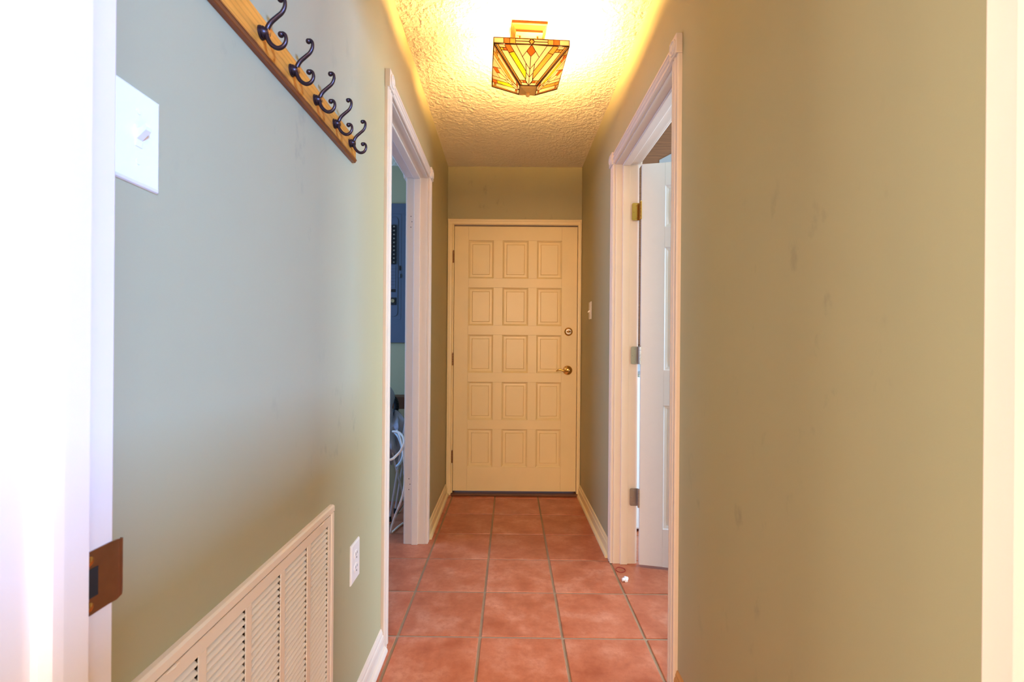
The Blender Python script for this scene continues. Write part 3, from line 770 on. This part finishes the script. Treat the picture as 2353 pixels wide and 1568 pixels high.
# ------------------------------------------------------------------ breaker panel in the left room
bp = empty('breaker_panel', (0, DF, 0)); tag(bp, 'grey electrical breaker panel on the end wall of left room', 'breaker panel')
PX0, PX1, PZ0, PZ1 = -1.17, -.742, 1.13, 2.162
new('cover', B((PX0, PX1, -.020, 0, PZ0, PZ1), bevel=.002), 'panel', bp)
def ring(bm, x0, x1, z0, z1, r, y0, y1, w):
    pts = []
    for cx_, cz_, a0 in ((x1 - r, z1 - r, 0), (x0 + r, z1 - r, 90), (x0 + r, z0 + r, 180), (x1 - r, z0 + r, 270)):
        for k in range(5):
            a = math.radians(a0 + k * 22.5); pts.append((cx_ + r * math.cos(a), cz_ + r * math.sin(a), math.cos(a), math.sin(a)))
    n = len(pts); L = []
    for off, y in ((0, y1), (0, y0), (-w, y0), (-w, y1)):
        L.append([bm.verts.new((p[0] + p[2] * off, y, p[1] + p[3] * off)) for p in pts])
    for a, b in zip(L, L[1:]):
        for k in range(n): bm.faces.new((a[k], a[(k + 1) % n], b[(k + 1) % n], b[k]))
bm = bmesh.new(); ring(bm, -1.10, -.812, 1.324, 2.063, .03, -.024, -.019, .005); new('door_edge', bm, 'panel', bp)
bm = bmesh.new(); ring(bm, -1.12, -.788, 1.30, 2.085, .012, -.0215, -.019, .002); new('seam', bm, 'panel', bp)
new('latch', B((-.802, -.793, -.028, -.019, 1.665, 1.700), bevel=.001), 'black', bp)
new('latch', B((-.804, -.791, -.030, -.019, 1.610, 1.640), bevel=.001), 'panel', bp)
zt_ = 2.000
for k in range(11):
    if k == 10: break
    h = .024; zk = zt_ - k * .0292
    br = new('breaker', B((-.915, -.828, -.034, -.019, zk - .0265, zk), bevel=.001), 'black', bp)
    new('breaker_handle', B((-.868, -.852, -.041, -.033, zk - .019, zk - .007), bevel=.001), 'black', br)
    new('rating_mark', B((-.846, -.834, -.0348, -.0338, zk - .018, zk - .009)), 'nickel', br)
new('filler_plate', B((-.915, -.828, -.0225, -.019, 1.535, 1.700), bevel=.0005), 'panel', bp)
for k in range(1, 7): new('filler_slot', B((-.914, -.829, -.0230, -.0224, 1.535 + k * .0236 - .0006, 1.535 + k * .0236 + .0006)), 'dark', bp)
new('open_slot', B((-.915, -.828, -.0215, -.019, 1.505, 1.526)), 'dark', bp)
kb = new('main_switch', B((-.915, -.824, -.027, -.019, 1.410, 1.464), bevel=.001), 'black', bp)
bm = bmesh.new(); lathe(bm, [(.0135, 0), (.0135, .006), (.010, .008), (.006, .005), (0, .005)], (-.846, -.026, 1.439), (0, -1, 0), 20); new('knob', bm, 'beige', kb, True)

# ------------------------------------------------------------------ clutter on the floor of the left room
def at(x, y, d): return px(x, y, d)
st = empty('folding_chair', (-.70, 2.95, 0)); tag(st, 'folded grey canvas camp chair with crossed steel legs in left room', 'folding chair')
def local(o, p): return Vector(p) - Vector(o.location)
for dd in (2.870, 3.01):
    fa = Vector((-.731, dd, .010)); ta = Vector((-.640, dd + .02, .62)); fb = Vector((-.615, dd + .03, .010)); tb = Vector((-.775, dd + .03, .62))
    for a, b in ((fa, ta), (fb, tb)):
        bm = bmesh.new(); tube(bm, [local(st, a), local(st, b)], .0078, 10); lg = new('leg', bm, 'steel', st, True)
        bm = bmesh.new(); tube(bm, [local(st, a) - Vector((0, 0, .010)), local(st, a) + Vector((0, 0, .022))], .0115, 10); new('rubber_foot', bm, 'black', lg, True)
bm = bmesh.new(); lathe(bm, [(.009, 0), (.009, .012), (0, .014)], local(st, (-.683, 2.862, .325)), (0, -1, 0), 12); new('pivot_rivet', bm, 'steel', st, True)
def cloth(bm, c, sx, sy, sz, seed, amp=.25, n=48):
    rnd = random.Random(seed); ph = [rnd.uniform(0, 6.28) for _ in range(8)]
    g = bmesh.ops.create_uvsphere(bm, u_segments=n, v_segments=28, radius=1)
    for v in g['verts']:
        p = v.co.copy(); a = math.atan2(p.y, p.x)
        w = 1 + amp * (math.sin(3 * a + ph[0] + 2 * p.z) * .4 + math.sin(5 * a + ph[1] - 3 * p.z) * .3 + math.sin(9 * a + ph[2] + 4 * p.z) * .35 + math.sin(14 * a + ph[5] - 5 * p.z) * .2 + math.sin(6 * p.z + ph[3]) * .2)
        v.co = Vector(c) + Vector((p.x * sx * w, p.y * sy * w, p.z * sz * (1 + amp * .4 * math.sin(4 * a + ph[4]))))
bm = bmesh.new(); cloth(bm, local(st, (-.735, 2.965, .51)), .10, .095, .155, 3, .42); new('seat_fabric', bm, 'greycloth', st, True)
bm = bmesh.new(); cloth(bm, local(st, (-.800, 2.965, .70)), .055, .085, .155, 5, .40); new('back_fabric', bm, 'greycloth', st, True)
bm = bmesh.new(); cloth(bm, local(st, (-.625, 2.98, .68)), .022, .06, .135, 9, .3); new('arm_fabric', bm, 'greycloth', st, True)

hz = [at(888, 1062, 2.52), at(897, 1057, 2.54), at(910, 1048, 2.555), at(921, 1036, 2.565), at(928, 1019, 2.575), at(926, 1004, 2.62), at(916, 994, 2.70), at(903, 992, 2.78)]
hz[0].x -= .06
ho = empty('garden_hose', (-.66, 2.60, 0)); tag(ho, 'off-white hose looping out of left doorway down to the floor', 'hose')
bm = bmesh.new(); tube(bm, [local(ho, p) for p in spline(hz, 8)], .0072, 10); new('hose_loop', bm, 'hose', ho, True)
h2 = [at(912, 990, 2.74), at(919, 1003, 2.66), at(925, 1030, 2.60), at(929, 1065, 2.57), at(930, 1095, 2.56), at(928, 1125, 2.56), at(920, 1155, 2.58), at(910, 1180, 2.62)]
z = .0075
for x, y, d in ((902, 1204, 2.66), (898, 1219, 2.68), (904, 1225, 2.70), (914, 1220, 2.76), (926, 1212, 2.82)):
    p = at(x, y, d); p.z = max(z, p.z) if y < 1212 else z; h2.append(p)
bm = bmesh.new(); tube(bm, [local(ho, p) for p in spline(h2, 7)], .0058, 10); new('hose_end', bm, 'hose', ho, True)
h3 = [at(906, 992, 2.78), at(916, 1005, 2.75), at(923, 1025, 2.74), at(926, 1045, 2.75), at(921, 1062, 2.76), at(912, 1072, 2.78)]
bm = bmesh.new(); tube(bm, [local(ho, p) for p in spline(h3, 8)], .0085, 10); tag(new('hose_coil', bm, 'bluehose', ho, True), 'thicker pale bluish hose')
vh = empty('vacuum_hose', (-.80, 3.135, 0)); tag(vh, 'dark ribbed vacuum hose behind the camp chair', 'vacuum hose')
bm = bmesh.new(); pts = []; rad = []
cc = local(vh, at(901, 934, 3.135))
n = 90
for k in range(n):
    a = -2.2 + k / (n - 1) * 4.6
    pts.append(cc + Vector((math.cos(a) * .040 - .01, 0.006 * math.sin(a), math.sin(a) * .062))); rad.append(.019 if k % 3 else .015)
tube(bm, pts, rad, 12); new('ribbed_tube', bm, 'black', vh, True)
bm = bmesh.new(); tube(bm, spline([pts[0], pts[0] + Vector((-.06, .0, -.10)), Vector((-.08, .01, .40)), Vector((-.06, .01, .02))], 8), .018, 12); new('tail_tube', bm, 'black', vh, True)
bx_ = empty('cardboard_box', (-.73, 3.305, 0), .03); tag(bx_, 'beige box with a dark lid standing behind the camp chair', 'box')
new('carton', B((-.17, .17, -.070, .070, 0, .66), bevel=.003), 'beige', bx_); new('lid', B((-.175, .175, -.074, .074, .66, .745), bevel=.003), 'thresh', bx_)

# ------------------------------------------------------------------ right room: oak cabinet, washer
cb = empty('oak_cabinet', (1.05, 3.05, 0)); tag(cb, 'brown oak cabinet seen above the open white door', 'cabinet')
new('carcass', B((-.355, .42, -.345, .335, 1.12, ZC - .002), bevel=.002), 'oak', cb)
for a, b in ((-.350, .030), (.036, .416)):
    dr = new('cabinet_door', B((a, b, -.365, -.345, 1.125, ZC - .008), bevel=.002), 'oak', cb)
    kx = b - .03 if a < 0 else a + .03
    bm = bmesh.new(); lathe(bm, [(.006, 0), (.005, .012), (.012, .018), (.012, .024), (0, .028)], (kx, -.365, 1.24), (0, -1, 0), 16); new('knob', bm, 'oldbrass', dr, True)
pp = [at(1515, 368, 2.683), at(1549, 350, 2.683), at(1600, 352, 2.683), at(1600, 400, 2.683), at(1515, 400, 2.683)]
bm = bmesh.new(); va_ = [bm.verts.new((p.x, 2.684, p.z)) for p in pp]; vb_ = [bm.verts.new((p.x, 2.6825, p.z)) for p in pp]
bm.faces.new(va_); bm.faces.new(list(reversed(vb_)))
for k in range(5): bm.faces.new((va_[k], va_[(k + 1) % 5], vb_[(k + 1) % 5], vb_[k]))
tag(new('paper_sheet', bm, 'greycard'), 'pale grey sheet on the oak cabinet just above the open door', 'paper')
ws = empty('washing_machine', (1.06, 3.06, 0)); tag(ws, 'white washing machine glimpsed past the hinges of the open door', 'washing machine')
new('body', B((-.345, .345, -.33, .30, .015, .93), bevel=.012), 'white', ws)
new('lid', B((-.26, .26, -.31, .10, .93, .945), bevel=.006), 'white', ws)
cn = new('control_panel', B((-.345, .345, .16, .30, .93, 1.09), bevel=.012), 'white', ws)
for kx in (-.22, 0, .22):
    bm = bmesh.new(); lathe(bm, [(.028, 0), (.026, .018), (0, .02)], (kx, .16, 1.01), (0, -1, 0), 20); new('dial', bm, 'nickel', cn, True)

# ------------------------------------------------------------------ litter on the tiles
bm = bmesh.new(); c = px(1426, 1309, 2.264); pts = []
for k in range(33):
    a = k / 32 * 2 * math.pi
    pts.append(Vector((c.x + .0235 * math.cos(a) * (1 + .06 * math.sin(2 * a)), 2.264 + .0250 * math.sin(a) * (1 + .08 * math.cos(3 * a)), .0016)))
tube(bm, pts, .0015, 8, cap=False); bmesh.ops.remove_doubles(bm, verts=bm.verts, dist=1e-5)
tag(new('hair_tie', bm, 'red', None, True), 'thin red hair tie lying on a tile near the right doorway', 'hair tie')
cp = empty('crumpled_paper', (px(1435, 1333, 2.16).x, 2.16, 0)); tag(cp, 'small crumpled white paper scrap on the tile beside red hair tie', 'paper')
for k, (ox, oy, s) in enumerate(((-.006, -.006, .010), (.008, .004, .011), (.004, -.012, .008), (-.003, .008, .007))):
    bm = bmesh.new(); bmesh.ops.create_icosphere(bm, subdivisions=2, radius=s)
    rnd = random.Random(k + 4)
    for v in bm.verts: v.co = v.co * rnd.uniform(.62, 1.15); v.co.z = max(v.co.z, -s * .8)
    o = new('paper_wad', bm, 'paper', cp); o.location = (ox, oy, s * .8)
